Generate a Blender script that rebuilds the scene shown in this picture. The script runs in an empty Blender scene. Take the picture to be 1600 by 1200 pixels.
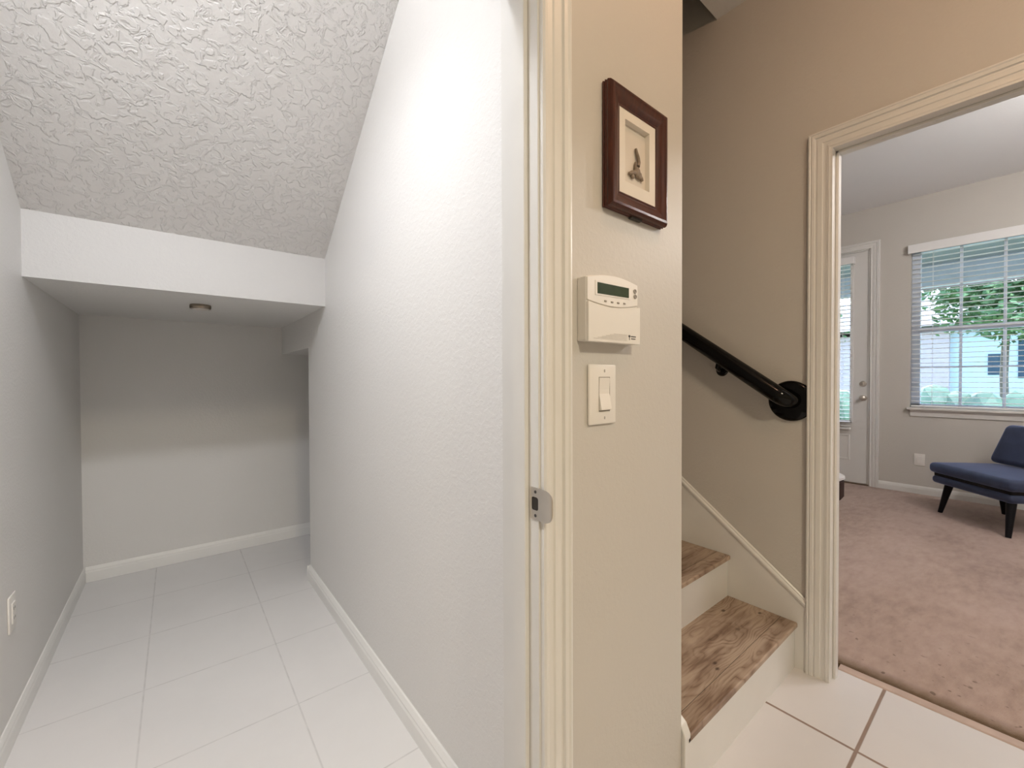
import bpy, bmesh, math, random
from mathutils import Vector, Matrix

scene = bpy.context.scene
COL = scene.collection

# ------------------------------------------------------------------ camera
CAM_H = 1.2
yaw, pitch, roll = (math.radians(a) for a in (38.834, -0.748, -0.2046))
F = Vector((math.sin(yaw) * math.cos(pitch), math.cos(yaw) * math.cos(pitch), math.sin(pitch)))
R0 = Vector((math.cos(yaw), -math.sin(yaw), 0))
U0 = R0.cross(F)
Rr = math.cos(roll) * R0 + math.sin(roll) * U0
Uu = -math.sin(roll) * R0 + math.cos(roll) * U0
cam_data = bpy.data.cameras.new('camera')
cam_data.sensor_fit = 'HORIZONTAL'
cam_data.sensor_width = 36.0
cam_data.lens = 652.25 / 1600 * 36.0
cam_data.clip_start = 0.02
cam_data.clip_end = 300
cam = bpy.data.objects.new('camera', cam_data)
COL.objects.link(cam)
cam.matrix_world = Matrix(((Rr.x, Uu.x, -F.x, 0), (Rr.y, Uu.y, -F.y, 0), (Rr.z, Uu.z, -F.z, CAM_H), (0, 0, 0, 1)))
scene.camera = cam

# ------------------------------------------------------------------ view, sky, sun
vs = scene.view_settings
scene.display_settings.display_device = 'sRGB'
vs.view_transform = 'Standard'
vs.look = 'None'
vs.exposure = 0.0
vs.gamma = 1.0
vs.use_curve_mapping = False

world = bpy.data.worlds.new('world')
scene.world = world
world.use_nodes = True
wn = world.node_tree
wn.nodes.clear()
sky = wn.nodes.new('ShaderNodeTexSky')
sky.sky_type = 'NISHITA'
sky.sun_disc = False
sky.sun_elevation = math.radians(52)
sky.sun_rotation = math.radians(70)
sky.air_density = 1.0
sky.dust_density = 2.5
bg = wn.nodes.new('ShaderNodeBackground')
bg.inputs['Strength'].default_value = 1.9
wo = wn.nodes.new('ShaderNodeOutputWorld')
wn.links.new(sky.outputs[0], bg.inputs[0])
wn.links.new(bg.outputs[0], wo.inputs[0])

sun_d = bpy.data.lights.new('sun', 'SUN')
sun_d.energy = 8.0
sun_d.angle = math.radians(1.0)
sun_d.color = (1.0, 0.95, 0.87)
sun = bpy.data.objects.new('sun', sun_d)
COL.objects.link(sun)
sun.location = (12, -6, 14)
sun.rotation_euler = Vector((0.25, 0.62, -1.0)).to_track_quat('-Z', 'Y').to_euler()

# lamp and fill light strengths (watts) - the lamps themselves are built with their fixtures
P_HALL_FILL = (52.0, (1.0, 0.87, 0.64))
P_HALL = (11.0, (1.0, 0.60, 0.38))
P_CLOSET = (10.5, (0.96, 0.97, 1.0))
P_DOWN = (60.0, (0.95, 0.965, 1.0))
P_PENDANT = (22.0, (1.0, 0.88, 0.92))
P_LIVING_FILL = (68.0, (1.0, 0.96, 0.90))

# ------------------------------------------------------------------ materials
def new_mat(name):
    m = bpy.data.materials.new(name)
    m.use_nodes = True
    nt = m.node_tree
    return m, nt, nt.nodes['Principled BSDF']

def ramp(nt, stops):
    r = nt.nodes.new('ShaderNodeValToRGB')
    cr = r.color_ramp
    while len(cr.elements) > 1:
        cr.elements.remove(cr.elements[-1])
    for i, (p, c) in enumerate(stops):
        e = cr.elements[0] if i == 0 else cr.elements.new(p)
        e.position = p
        e.color = (*c, 1) if len(c) == 3 else c
    return r

def coords(nt, scale=(1, 1, 1), loc=(0, 0, 0), rot=(0, 0, 0)):
    tc = nt.nodes.new('ShaderNodeTexCoord')
    mp = nt.nodes.new('ShaderNodeMapping')
    mp.inputs['Scale'].default_value = scale
    mp.inputs['Location'].default_value = loc
    mp.inputs['Rotation'].default_value = rot
    nt.links.new(tc.outputs['Object'], mp.inputs['Vector'])
    return mp.outputs['Vector']

def noise(nt, vec, scale, detail=3, rough=0.5, dist=0.0):
    n = nt.nodes.new('ShaderNodeTexNoise')
    n.inputs['Scale'].default_value = scale
    n.inputs['Detail'].default_value = detail
    n.inputs['Roughness'].default_value = rough
    n.inputs['Distortion'].default_value = dist
    if vec is not None:
        nt.links.new(vec, n.inputs['Vector'])
    return n

def bump(nt, b, height, strength, distance):
    bp = nt.nodes.new('ShaderNodeBump')
    bp.inputs['Strength'].default_value = strength
    bp.inputs['Distance'].default_value = distance
    nt.links.new(height, bp.inputs['Height'])
    nt.links.new(bp.outputs['Normal'], b.inputs['Normal'])

def math_n(nt, op, a, b=None, clamp=False):
    n = nt.nodes.new('ShaderNodeMath')
    n.operation = op
    n.use_clamp = clamp
    for i, v in enumerate((a, b)):
        if v is None:
            continue
        if isinstance(v, (int, float)):
            n.inputs[i].default_value = v
        else:
            nt.links.new(v, n.inputs[i])
    return n.outputs[0]

def mix_col(nt, fac, a, b):
    n = nt.nodes.new('ShaderNodeMix')
    n.data_type = 'RGBA'
    for sock, v in ((n.inputs[0], fac), (n.inputs[6], a), (n.inputs[7], b)):
        if isinstance(v, (int, float)):
            sock.default_value = v
        elif isinstance(v, tuple):
            sock.default_value = (*v, 1)
        else:
            nt.links.new(v, sock)
    return n.outputs[2]

def plain(name, col, rough=0.5, metal=0.0, spec=0.5, var=0.03, coat=0.0, scale=9.0):
    m, nt, b = new_mat(name)
    n = noise(nt, coords(nt), scale, 3)
    lo = tuple(max(0, c * (1 - var)) for c in col)
    hi = tuple(min(1, c * (1 + var)) for c in col)
    r = ramp(nt, [(0.3, lo), (0.7, hi)])
    nt.links.new(n.outputs['Fac'], r.inputs[0])
    nt.links.new(r.outputs[0], b.inputs['Base Color'])
    b.inputs['Roughness'].default_value = rough
    b.inputs['Metallic'].default_value = metal
    b.inputs['Specular IOR Level'].default_value = spec
    b.inputs['Coat Weight'].default_value = coat
    return m

def paint(name, col, rough=0.55, knock=0.0, peel=0.0, kscale=26.0):
    """wall paint over knockdown / orange peel drywall texture"""
    m, nt, b = new_mat(name)
    vec = coords(nt)
    n0 = noise(nt, vec, 1.3, 2)
    r = ramp(nt, [(0.3, tuple(c * 0.985 for c in col)), (0.7, tuple(min(1, c * 1.015) for c in col))])
    nt.links.new(n0.outputs['Fac'], r.inputs[0])
    nt.links.new(r.outputs[0], b.inputs['Base Color'])
    b.inputs['Roughness'].default_value = rough
    b.inputs['Specular IOR Level'].default_value = 0.35
    h = None
    if knock:
        n1 = noise(nt, vec, kscale, 4, 0.55, 0.6)
        k = ramp(nt, [(0.47, (0, 0, 0)), (0.56, (1, 1, 1))])
        nt.links.new(n1.outputs['Fac'], k.inputs[0])
        h = math_n(nt, 'MULTIPLY', k.outputs[0], knock)
    if peel:
        n2 = noise(nt, vec, 95, 2, 0.5)
        k2 = ramp(nt, [(0.42, (0, 0, 0)), (0.64, (1, 1, 1))])
        nt.links.new(n2.outputs['Fac'], k2.inputs[0])
        h2 = math_n(nt, 'MULTIPLY', k2.outputs[0], peel)
        h = h2 if h is None else math_n(nt, 'ADD', h, h2)
    if h is not None:
        bump(nt, b, h, 1.0, 0.001)
    return m

def tile_mat(name, tile, grout, s=0.449, x0=1.687, y0=0.342, half=0.005, rough=0.28, bmp=0.6):
    m, nt, b = new_mat(name)
    vec = coords(nt)
    sep = nt.nodes.new('ShaderNodeSeparateXYZ')
    nt.links.new(vec, sep.inputs[0])
    ds = []
    for sock, o in ((sep.outputs[0], x0), (sep.outputs[1], y0)):
        t = math_n(nt, 'DIVIDE', math_n(nt, 'SUBTRACT', sock, o), s)
        fr = math_n(nt, 'FRACT', math_n(nt, 'ADD', t, 100.5))
        ds.append(math_n(nt, 'MULTIPLY', math_n(nt, 'ABSOLUTE', math_n(nt, 'SUBTRACT', fr, 0.5)), s))
    d = math_n(nt, 'MINIMUM', ds[0], ds[1])
    k = math_n(nt, 'MULTIPLY', math_n(nt, 'SUBTRACT', d, half - 0.0012), 1 / 0.0024, clamp=True)
    n = noise(nt, vec, 3.0, 4, 0.6)
    r = ramp(nt, [(0.3, tuple(c * 0.96 for c in tile)), (0.7, tile)])
    nt.links.new(n.outputs['Fac'], r.inputs[0])
    ng = noise(nt, vec, 20, 3)
    g = ramp(nt, [(0.3, tuple(c * 0.85 for c in grout)), (0.7, grout)])
    nt.links.new(ng.outputs['Fac'], g.inputs[0])
    nt.links.new(mix_col(nt, k, g.outputs[0], r.outputs[0]), b.inputs['Base Color'])
    rr = math_n(nt, 'ADD', math_n(nt, 'MULTIPLY', math_n(nt, 'SUBTRACT', 1.0, k), 0.5), rough)
    nt.links.new(rr, b.inputs['Roughness'])
    if bmp:
        bump(nt, b, k, bmp, 0.0015)
    return m

def wood_tread(name):
    m, nt, b = new_mat(name)
    vec = coords(nt)
    sep = nt.nodes.new('ShaderNodeSeparateXYZ')
    nt.links.new(vec, sep.inputs[0])
    warp = noise(nt, coords(nt, (2.2, 6.0, 1.0)), 1.5, 2, 0.45)
    y2 = math_n(nt, 'ADD', sep.outputs[1], math_n(nt, 'MULTIPLY', warp.outputs['Fac'], 0.34))
    jit = noise(nt, coords(nt, (9, 40, 1)), 1.0, 3, 0.6)
    y3 = math_n(nt, 'ADD', y2, math_n(nt, 'MULTIPLY', jit.outputs['Fac'], 0.012))
    line = math_n(nt, 'ABSOLUTE', math_n(nt, 'SINE', math_n(nt, 'MULTIPLY', y3, 150.0)))
    line = math_n(nt, 'POWER', line, 0.7)
    patch = noise(nt, coords(nt, (1.6, 11.0, 1.0)), 2.2, 3, 0.55, 0.5)
    fine = noise(nt, coords(nt, (6, 150, 10)), 1.0, 4, 0.6)
    amp = ramp(nt, [(0.35, (0.05,) * 3), (0.65, (0.27,) * 3)])
    nt.links.new(noise(nt, coords(nt, (2.0, 5.0, 1.0), loc=(3, 1, 0)), 2.0, 2).outputs['Fac'], amp.inputs[0])
    a = math_n(nt, 'ADD', math_n(nt, 'MULTIPLY', line, amp.outputs[0]), math_n(nt, 'MULTIPLY', patch.outputs['Fac'], 0.80))
    a = math_n(nt, 'ADD', a, math_n(nt, 'MULTIPLY', math_n(nt, 'SUBTRACT', fine.outputs['Fac'], 0.5), 0.30))
    r = ramp(nt, [(0.24, (0.125, 0.070, 0.042)), (0.37, (0.225, 0.147, 0.100)), (0.47, (0.335, 0.240, 0.175)), (0.66, (0.47, 0.362, 0.275))])
    nt.links.new(a, r.inputs[0])
    v = nt.nodes.new('ShaderNodeTexVoronoi')
    v.inputs['Scale'].default_value = 4.2
    nt.links.new(coords(nt, (0.8, 1.35, 0.02), loc=(.3, .1, 0)), v.inputs['Vector'])
    kn = ramp(nt, [(0.022, (1, 1, 1)), (0.06, (0, 0, 0))])
    nt.links.new(v.outputs['Distance'], kn.inputs[0])
    c = mix_col(nt, math_n(nt, 'MULTIPLY', kn.outputs[0], 0.85), r.outputs[0], (0.05, 0.022, 0.012))
    for kx, ky, kr in ((-0.074, 0.088, 0.006), (-0.097, 0.069, 0.006), (0.39, 0.116, 0.006), (0.289, 0.223, 0.007)):
        dn = nt.nodes.new('ShaderNodeVectorMath')
        dn.operation = 'DISTANCE'
        nt.links.new(coords(nt, (1.0, 1.7, 0.0)), dn.inputs[0])
        dn.inputs[1].default_value = (kx, ky * 1.7, 0)
        kd = ramp(nt, [(kr, (1, 1, 1)), (kr * 2.2, (0, 0, 0))])
        nt.links.new(math_n(nt, 'ADD', dn.outputs['Value'], math_n(nt, 'MULTIPLY', math_n(nt, 'SUBTRACT', jit.outputs['Fac'], 0.5), 0.006)), kd.inputs[0])
        c = mix_col(nt, math_n(nt, 'MULTIPLY', kd.outputs[0], 0.9), c, (0.045, 0.018, 0.010))
    nt.links.new(c, b.inputs['Base Color'])
    b.inputs['Roughness'].default_value = 0.45
    bump(nt, b, fine.outputs['Fac'], 0.2, 0.001)
    return m

def carpet_mat(name):
    m, nt, b = new_mat(name)
    vec = coords(nt)
    big = noise(nt, vec, 2.6, 4, 0.6, 0.4)
    mid = noise(nt, coords(nt, (1, 2.6, 1), rot=(0, 0, 0.7)), 9.0, 4, 0.65)
    fine = noise(nt, vec, 260, 2, 0.6)
    a = math_n(nt, 'ADD', math_n(nt, 'MULTIPLY', big.outputs['Fac'], 0.5), math_n(nt, 'MULTIPLY', mid.outputs['Fac'], 0.5))
    r = ramp(nt, [(0.34, (0.315, 0.220, 0.178)), (0.48, (0.41, 0.297, 0.247)), (0.62, (0.475, 0.355, 0.305))])
    nt.links.new(a, r.inputs[0])
    # dirt worn in along the tile edge, and specks
    sep = nt.nodes.new('ShaderNodeSeparateXYZ')
    nt.links.new(vec, sep.inputs[0])
    e = math_n(nt, 'SUBTRACT', 1.0, math_n(nt, 'DIVIDE', math_n(nt, 'SUBTRACT', sep.outputs[0], 2.148), 0.09), clamp=True)
    e = math_n(nt, 'MULTIPLY', math_n(nt, 'POWER', e, 1.3), math_n(nt, 'ADD', noise(nt, vec, 16, 4, 0.7).outputs['Fac'], 0.75), clamp=True)
    c1 = mix_col(nt, e, r.outputs[0], (0.11, 0.058, 0.020))
    sp = ramp(nt, [(0.69, (0, 0, 0)), (0.74, (1, 1, 1))])
    nt.links.new(noise(nt, vec, 34, 1, 0.5).outputs['Fac'], sp.inputs[0])
    near = math_n(nt, 'SUBTRACT', 1.0, math_n(nt, 'DIVIDE', math_n(nt, 'SUBTRACT', sep.outputs[0], 2.15), 0.9), clamp=True)
    c2 = mix_col(nt, math_n(nt, 'MULTIPLY', math_n(nt, 'MULTIPLY', sp.outputs[0], near), 0.8), c1, (0.10, 0.055, 0.035))
    nt.links.new(c2, b.inputs['Base Color'])
    b.inputs['Roughness'].default_value = 0.95
    b.inputs['Specular IOR Level'].default_value = 0.1
    b.inputs['Sheen Weight'].default_value = 0.25
    bump(nt, b, math_n(nt, 'ADD', fine.outputs['Fac'], math_n(nt, 'MULTIPLY', mid.outputs['Fac'], 1.4)), 0.8, 0.004)
    return m

def velvet(name, col):
    m, nt, b = new_mat(name)
    n = noise(nt, coords(nt), 6.0, 4, 0.6, 0.8)
    r = ramp(nt, [(0.3, tuple(c * 0.62 for c in col)), (0.7, tuple(c * 1.25 for c in col))])
    nt.links.new(n.outputs['Fac'], r.inputs[0])
    nt.links.new(r.outputs[0], b.inputs['Base Color'])
    b.inputs['Roughness'].default_value = 0.75
    b.inputs['Sheen Weight'].default_value = 0.9
    b.inputs['Sheen Roughness'].default_value = 0.4
    b.inputs['Sheen Tint'].default_value = (0.40, 0.48, 0.80, 1)
    return m

def dark_wood(name, c0, c1, rough=0.3):
    m, nt, b = new_mat(name)
    n = noise(nt, coords(nt, (12, 12, 1.5)), 8.0, 4, 0.6, 0.5)
    r = ramp(nt, [(0.3, c0), (0.7, c1)])
    nt.links.new(n.outputs['Fac'], r.inputs[0])
    nt.links.new(r.outputs[0], b.inputs['Base Color'])
    b.inputs['Roughness'].default_value = rough
    return m

def glass_pane(name):
    m = bpy.data.materials.new(name)
    m.use_nodes = True
    nt = m.node_tree
    nt.nodes.clear()
    o = nt.nodes.new('ShaderNodeOutputMaterial')
    t = nt.nodes.new('ShaderNodeBsdfTransparent')
    t.inputs[0].default_value = (0.88, 0.95, 1.0, 1)
    g = nt.nodes.new('ShaderNodeBsdfGlossy')
    g.inputs['Roughness'].default_value = 0.03
    mx = nt.nodes.new('ShaderNodeMixShader')
    fr = nt.nodes.new('ShaderNodeFresnel')
    fr.inputs[0].default_value = 1.12
    nt.links.new(fr.outputs[0], mx.inputs[0])
    nt.links.new(t.outputs[0], mx.inputs[1])
    nt.links.new(g.outputs[0], mx.inputs[2])
    nt.links.new(mx.outputs[0], o.inputs[0])
    return m

def leaf_mat(name, c0, c1):
    m, nt, b = new_mat(name)
    n = noise(nt, coords(nt), 3.0, 3)
    r = ramp(nt, [(0.3, c0), (0.7, c1)])
    nt.links.new(n.outputs['Fac'], r.inputs[0])
    nt.links.new(r.outputs[0], b.inputs['Base Color'])
    b.inputs['Roughness'].default_value = 0.6
    b.inputs['Transmission Weight'].default_value = 0.0
    b.inputs['Subsurface Weight'].default_value = 0.0
    return m

def emit(name, col, s):
    m = bpy.data.materials.new(name)
    m.use_nodes = True
    nt = m.node_tree
    nt.nodes.clear()
    o = nt.nodes.new('ShaderNodeOutputMaterial')
    e = nt.nodes.new('ShaderNodeEmission')
    e.inputs[0].default_value = (*col, 1)
    e.inputs[1].default_value = s
    nt.links.new(e.outputs[0], o.inputs[0])
    return m

WALL = (0.585, 0.560, 0.520)
CLOSET_LIT = (0.775, 0.765, 0.75)  # wall colour raised to stand in for the closet's strong, even light
M = dict(
    closet=paint('lightened_closet_paint', CLOSET_LIT, 0.5, peel=0.3),
    closet_peel=paint('lightened_textured_closet_paint', CLOSET_LIT, 0.42, knock=0.25, peel=0.12, kscale=58),
    wall=paint('greige_wall_paint', WALL, 0.5, peel=0.35),
    hall_peel=paint('greige_textured_wall_paint', WALL, 0.45, knock=0.08, peel=0.10, kscale=58),
    ceiling=paint('ceiling_knockdown_paint', (0.72, 0.705, 0.695), 0.42, knock=2.6, peel=0.25, kscale=30),
    ceiling_flat=paint('flat_ceiling_paint', (0.74, 0.73, 0.72), 0.6, peel=0.4),
    ceiling_daylit=paint('daylit_ceiling_paint', (0.86, 0.87, 0.89), 0.6, peel=0.3),  # lightened and blued to stand in for bounced window light
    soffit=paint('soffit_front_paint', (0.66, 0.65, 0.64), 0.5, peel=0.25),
    closet_trim_lit=plain('lightened_closet_enamel', (0.87, 0.865, 0.85), 0.35, var=0.01),  # trim enamel lightened along with the closet walls to look brightly lit
    trim=plain('white_trim_enamel', (0.74, 0.73, 0.705), 0.32, var=0.015),
    tile=tile_mat('white_floor_tile', (0.705, 0.68, 0.675), (0.30, 0.215, 0.175)),
    tile_closet_lit=tile_mat('overexposed_floor_tile', (0.80, 0.79, 0.79), (0.73, 0.72, 0.72), half=0.0026, rough=0.42, bmp=0),  # same tile as the hall, grout and tone lightened to imitate overexposure
    marble=plain('threshold_marble', (0.52, 0.40, 0.34), 0.3, var=0.1, scale=14),
    carpet=carpet_mat('pinkish_carpet'),
    wood=wood_tread('rustic_oak_tread'),
    black=plain('black_lacquer', (0.002, 0.002, 0.002), 0.10, spec=0.22, var=0.0),
    mahogany=dark_wood('mahogany_frame_wood', (0.034, 0.007, 0.004), (0.085, 0.021, 0.010), 0.32),
    mat=plain('cream_mat_board', (0.74, 0.69, 0.62), 0.8, var=0.02),
    backing=plain('cream_backing_board', (0.66, 0.60, 0.53), 0.85, var=0.03),
    stone=plain('taupe_pebble', (0.215, 0.165, 0.12), 0.6, var=0.25, scale=60),
    plastic=plain('white_plastic', (0.80, 0.775, 0.735), 0.35, var=0.01),
    grey_plastic=plain('grey_plastic_button', (0.30, 0.27, 0.23), 0.4, var=0.02),
    ridge=plain('shaded_plastic_ridge', (0.52, 0.49, 0.45), 0.5, var=0.02),
    lcd=plain('green_lcd', (0.035, 0.058, 0.026), 0.12, var=0.15, scale=40),
    dark=plain('dark_recess', (0.03, 0.025, 0.02), 0.6, var=0.05),
    ink=plain('dark_print', (0.05, 0.045, 0.045), 0.5, var=0.05),
    nickel=plain('satin_nickel', (0.66, 0.62, 0.57), 0.34, metal=1.0, var=0.05),
    bronze=plain('dark_nickel', (0.30, 0.25, 0.20), 0.3, metal=1.0, var=0.05),
    lens=plain('frosted_lens', (0.62, 0.57, 0.52), 0.4, var=0.02),
    velvet=velvet('blue_velvet', (0.030, 0.042, 0.088)),
    leg=plain('black_chair_leg', (0.004, 0.004, 0.006), 0.35, spec=0.2, var=0.05),
    brown=plain('dark_brown_fabric', (0.05, 0.025, 0.02), 0.8, var=0.1),
    white_fab=plain('white_fabric', (0.75, 0.73, 0.72), 0.9, var=0.05),
    blind=plain('white_blind_slat', (0.82, 0.82, 0.82), 0.4, var=0.01),
    vinyl=plain('sky_tinted_window_vinyl', (0.70, 0.76, 0.86), 0.35, var=0.02),  # white vinyl with the blue of skylight tinted into its colour
    glass=glass_pane('window_glass'),
    door=plain('white_door_paint', (0.72, 0.71, 0.69), 0.4, var=0.01),
    lawn=leaf_mat('lawn_grass', (0.09, 0.15, 0.07), (0.17, 0.24, 0.12)),
    leaf=leaf_mat('tree_leaf', (0.06, 0.13, 0.04), (0.19, 0.29, 0.12)),
    hedge=leaf_mat('hedge_leaf', (0.05, 0.095, 0.06), (0.13, 0.20, 0.125)),
    bark=plain('tree_bark', (0.16, 0.12, 0.09), 0.9, var=0.3),
    stucco_w=plain('pale_stucco', (0.50, 0.53, 0.57), 0.8, var=0.04),
    stucco_p=plain('pink_stucco', (0.50, 0.36, 0.35), 0.8, var=0.05),
    roof=plain('grey_roof_shingle', (0.20, 0.18, 0.17), 0.9, var=0.15),
    porch=plain('porch_ceiling_paint', (0.17, 0.185, 0.18), 0.7, var=0.05),
    concrete=plain('concrete_slab', (0.45, 0.43, 0.40), 0.9, var=0.08),
    dpane=plain('dark_window_pane', (0.05, 0.07, 0.09), 0.1, var=0.05),
    bulb=emit('lamp_bulb_glow', (1.0, 0.9, 0.75), 6.0),
)

# ------------------------------------------------------------------ mesh helpers
def tag(o, label=None, cat=None, group=None, kind=None):
    if label: o['label'] = label
    if cat: o['category'] = cat
    if group: o['group'] = group
    if kind: o['kind'] = kind
    return o

def empty(name, loc, label, cat, group=None, rz=0.0, kind=None):
    o = bpy.data.objects.new(name, None)
    o.empty_display_size = 0.05
    COL.objects.link(o)
    o.location = loc
    o.rotation_euler = (0, 0, rz)
    return tag(o, label, cat, group, kind)

def root_of(o):
    while o.parent:
        o = o.parent
    return o

class MB:
    """collects shapes, then becomes ONE mesh object"""
    def __init__(self):
        self.bm = bmesh.new()

    def _sub(self, sub, mat=None):
        if mat is not None:
            bmesh.ops.transform(sub, matrix=mat, verts=sub.verts)
        me = bpy.data.meshes.new('tmp')
        sub.to_mesh(me)
        sub.free()
        self.bm.from_mesh(me)
        bpy.data.meshes.remove(me)
        return self

    def box(self, x0, x1, y0, y1, z0, z1, bevel=0.0, seg=2, mat=None):
        s = bmesh.new()
        bmesh.ops.create_cube(s, size=1)
        for v in s.verts:
            v.co = Vector(((x0 + x1) / 2 + v.co.x * (x1 - x0), (y0 + y1) / 2 + v.co.y * (y1 - y0), (z0 + z1) / 2 + v.co.z * (z1 - z0)))
        if bevel:
            bmesh.ops.bevel(s, geom=list(s.edges), offset=bevel, segments=seg, profile=0.5, affect='EDGES')
        return self._sub(s, mat)

    def prism(self, pts, a, b, axis='Y', bevel=0.0, seg=2, mat=None):
        """extrude polygon; pts are (u,v) in the two other axes, from a to b along axis"""
        def P(u, v, w):
            return {'X': (w, u, v), 'Y': (u, w, v), 'Z': (u, v, w)}[axis]
        s = bmesh.new()
        lo = [s.verts.new(P(u, v, a)) for u, v in pts]
        hi = [s.verts.new(P(u, v, b)) for u, v in pts]
        n = len(pts)
        s.faces.new(lo)
        s.faces.new(list(reversed(hi)))
        for i in range(n):
            j = (i + 1) % n
            s.faces.new((lo[j], lo[i], hi[i], hi[j]))
        bmesh.ops.recalc_face_normals(s, faces=s.faces)
        if bevel:
            bmesh.ops.bevel(s, geom=list(s.edges), offset=bevel, segments=seg, profile=0.5, affect='EDGES')
        return self._sub(s, mat)

    def tube(self, pts, rad, n=20, caps=True):
        pts = [Vector(p) for p in pts]
        s = bmesh.new()
        rings = []
        prev = None
        for i, p in enumerate(pts):
            t = (pts[min(i + 1, len(pts) - 1)] - pts[max(i - 1, 0)]).normalized()
            if prev is None:
                a = Vector((0, 0, 1)) if abs(t.z) < 0.9 else Vector((1, 0, 0))
                u = t.cross(a).normalized()
            else:
                u = (prev - t * prev.dot(t)).normalized()
            prev = u
            w = t.cross(u)
            r = rad[i] if isinstance(rad, (list, tuple)) else rad
            rings.append([s.verts.new(p + (u * math.cos(2 * math.pi * k / n) + w * math.sin(2 * math.pi * k / n)) * r) for k in range(n)])
        for A, B in zip(rings, rings[1:]):
            for k in range(n):
                j = (k + 1) % n
                s.faces.new((A[k], A[j], B[j], B[k]))
        if caps:
            s.faces.new(list(reversed(rings[0])))
            s.faces.new(rings[-1])
        bmesh.ops.recalc_face_normals(s, faces=s.faces)
        return self._sub(s)

    def lathe(self, prof, origin, axis=(0, 0, 1), n=32):
        """prof: (radius, height) along axis from origin"""
        ax = Vector(axis).normalized()
        q = Vector((0, 0, 1)).rotation_difference(ax)
        s = bmesh.new()
        rings = []
        for r, h in prof:
            if r < 1e-6:
                rings.append([s.verts.new((0, 0, h))])
            else:
                rings.append([s.verts.new((r * math.cos(2 * math.pi * k / n), r * math.sin(2 * math.pi * k / n), h)) for k in range(n)])
        for A, B in zip(rings, rings[1:]):
            for k in range(n):
                j = (k + 1) % n
                if len(A) == 1 and len(B) == 1:
                    continue
                if len(A) == 1:
                    s.faces.new((A[0], B[j], B[k]))
                elif len(B) == 1:
                    s.faces.new((A[k], A[j], B[0]))
                else:
                    s.faces.new((A[k], A[j], B[j], B[k]))
        if len(rings[0]) > 1:
            s.faces.new(list(reversed(rings[0])))
        if len(rings[-1]) > 1:
            s.faces.new(rings[-1])
        bmesh.ops.recalc_face_normals(s, faces=s.faces)
        return self._sub(s, Matrix.Translation(Vector(origin)) @ q.to_matrix().to_4x4())

    def ball(self, c, r, sub=3, mat=None):
        s = bmesh.new()
        bmesh.ops.create_icosphere(s, subdivisions=sub, radius=1)
        rx, ry, rz = r if isinstance(r, tuple) else (r, r, r)
        T = Matrix.Translation(Vector(c)) @ (mat or Matrix()) @ Matrix.Diagonal((rx, ry, rz, 1))
        return self._sub(s, T)

    def loft(self, stations, close=False):
        """join rings of equal length"""
        s = bmesh.new()
        rings = [[s.verts.new(p) for p in st] for st in stations]
        n = len(rings[0])
        pairs = list(zip(rings, rings[1:]))
        if close:
            pairs.append((rings[-1], rings[0]))
        for A, B in pairs:
            for k in range(n):
                j = (k + 1) % n
                s.faces.new((A[k], A[j], B[j], B[k]))
        if not close:
            s.faces.new(list(reversed(rings[0])))
            s.faces.new(rings[-1])
        bmesh.ops.recalc_face_normals(s, faces=s.faces)
        return self._sub(s)

    def build(self, name, mat, parent=None, smooth=False, angle=35, local=False):
        me = bpy.data.meshes.new(name)
        if parent is not None and not local:
            rt = root_of(parent)
            inv = (Matrix.Translation(rt.location) @ rt.rotation_euler.to_matrix().to_4x4()).inverted()
            bmesh.ops.transform(self.bm, matrix=inv, verts=self.bm.verts)
        self.bm.to_mesh(me)
        self.bm.free()
        me.materials.append(mat)
        if smooth:
            for p in me.polygons:
                p.use_smooth = True
            try:
                me.set_sharp_from_angle(angle=math.radians(angle))
            except Exception:
                pass
        o = bpy.data.objects.new(name, me)
        COL.objects.link(o)
        if parent is not None:
            o.parent = parent
        return o

def struct(mb, name, mat, label, cat, **k):
    return tag(mb.build(name, mat, **k), label, cat, kind='structure')

# profile: (d outwards from opening edge, t out of the wall)
CASING = [(0, 0), (0, .010), (.004, .0135), (.009, .0135), (.013, .010), (.025, .011), (.028, .014), (.043, .015),
          (.046, .0125), (.049, .0125), (.052, .018), (.061, .019), (.064, .016), (.068, .019), (.073, .018), (.075, 0)]
BASE = [(0, 0), (.013, 0), (.013, .052), (.0105, .060), (.0105, .066), (.007, .074), (.004, .081), (0, .083)]

def casing_frame(axis, plane, out, u0, u1, z0, z1, scale=1.0, width=None, bottom=False):
    """mitred casing round an opening. axis = the wall's normal axis, out = +1/-1"""
    prof = [(d * scale * (width or 1.0), t * scale) for d, t in CASING]
    def P(u, z, t):
        return (plane + out * t, u, z) if axis == 'X' else (u, plane + out * t, z)
    st = []
    if bottom:
        corners = [(u0, z0, -1, -1), (u0, z1, -1, 1), (u1, z1, 1, 1), (u1, z0, 1, -1)]
    else:
        corners = [(u0, z0, -1, 0), (u0, z1, -1, 1), (u1, z1, 1, 1), (u1, z0, 1, 0)]
    for u, z, su, sz in corners:
        st.append([P(u + su * d, z + sz * d, t) for d, t in prof])
    return MB().loft(st, close=bottom)

def base_run(axis, plane, out, a, b, z=0.0, scale=1.0, depth=1.0):
    """baseboard along a wall whose normal is 'axis'"""
    def P(u, t, h):
        return (plane + out * t, u, h) if axis == 'X' else (u, plane + out * t, h)
    prof = [(t * depth, h * scale) for t, h in BASE]
    return MB().loft([[P(a, t, z + h) for t, h in prof], [P(b, t, z + h) for t, h in prof]])

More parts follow.
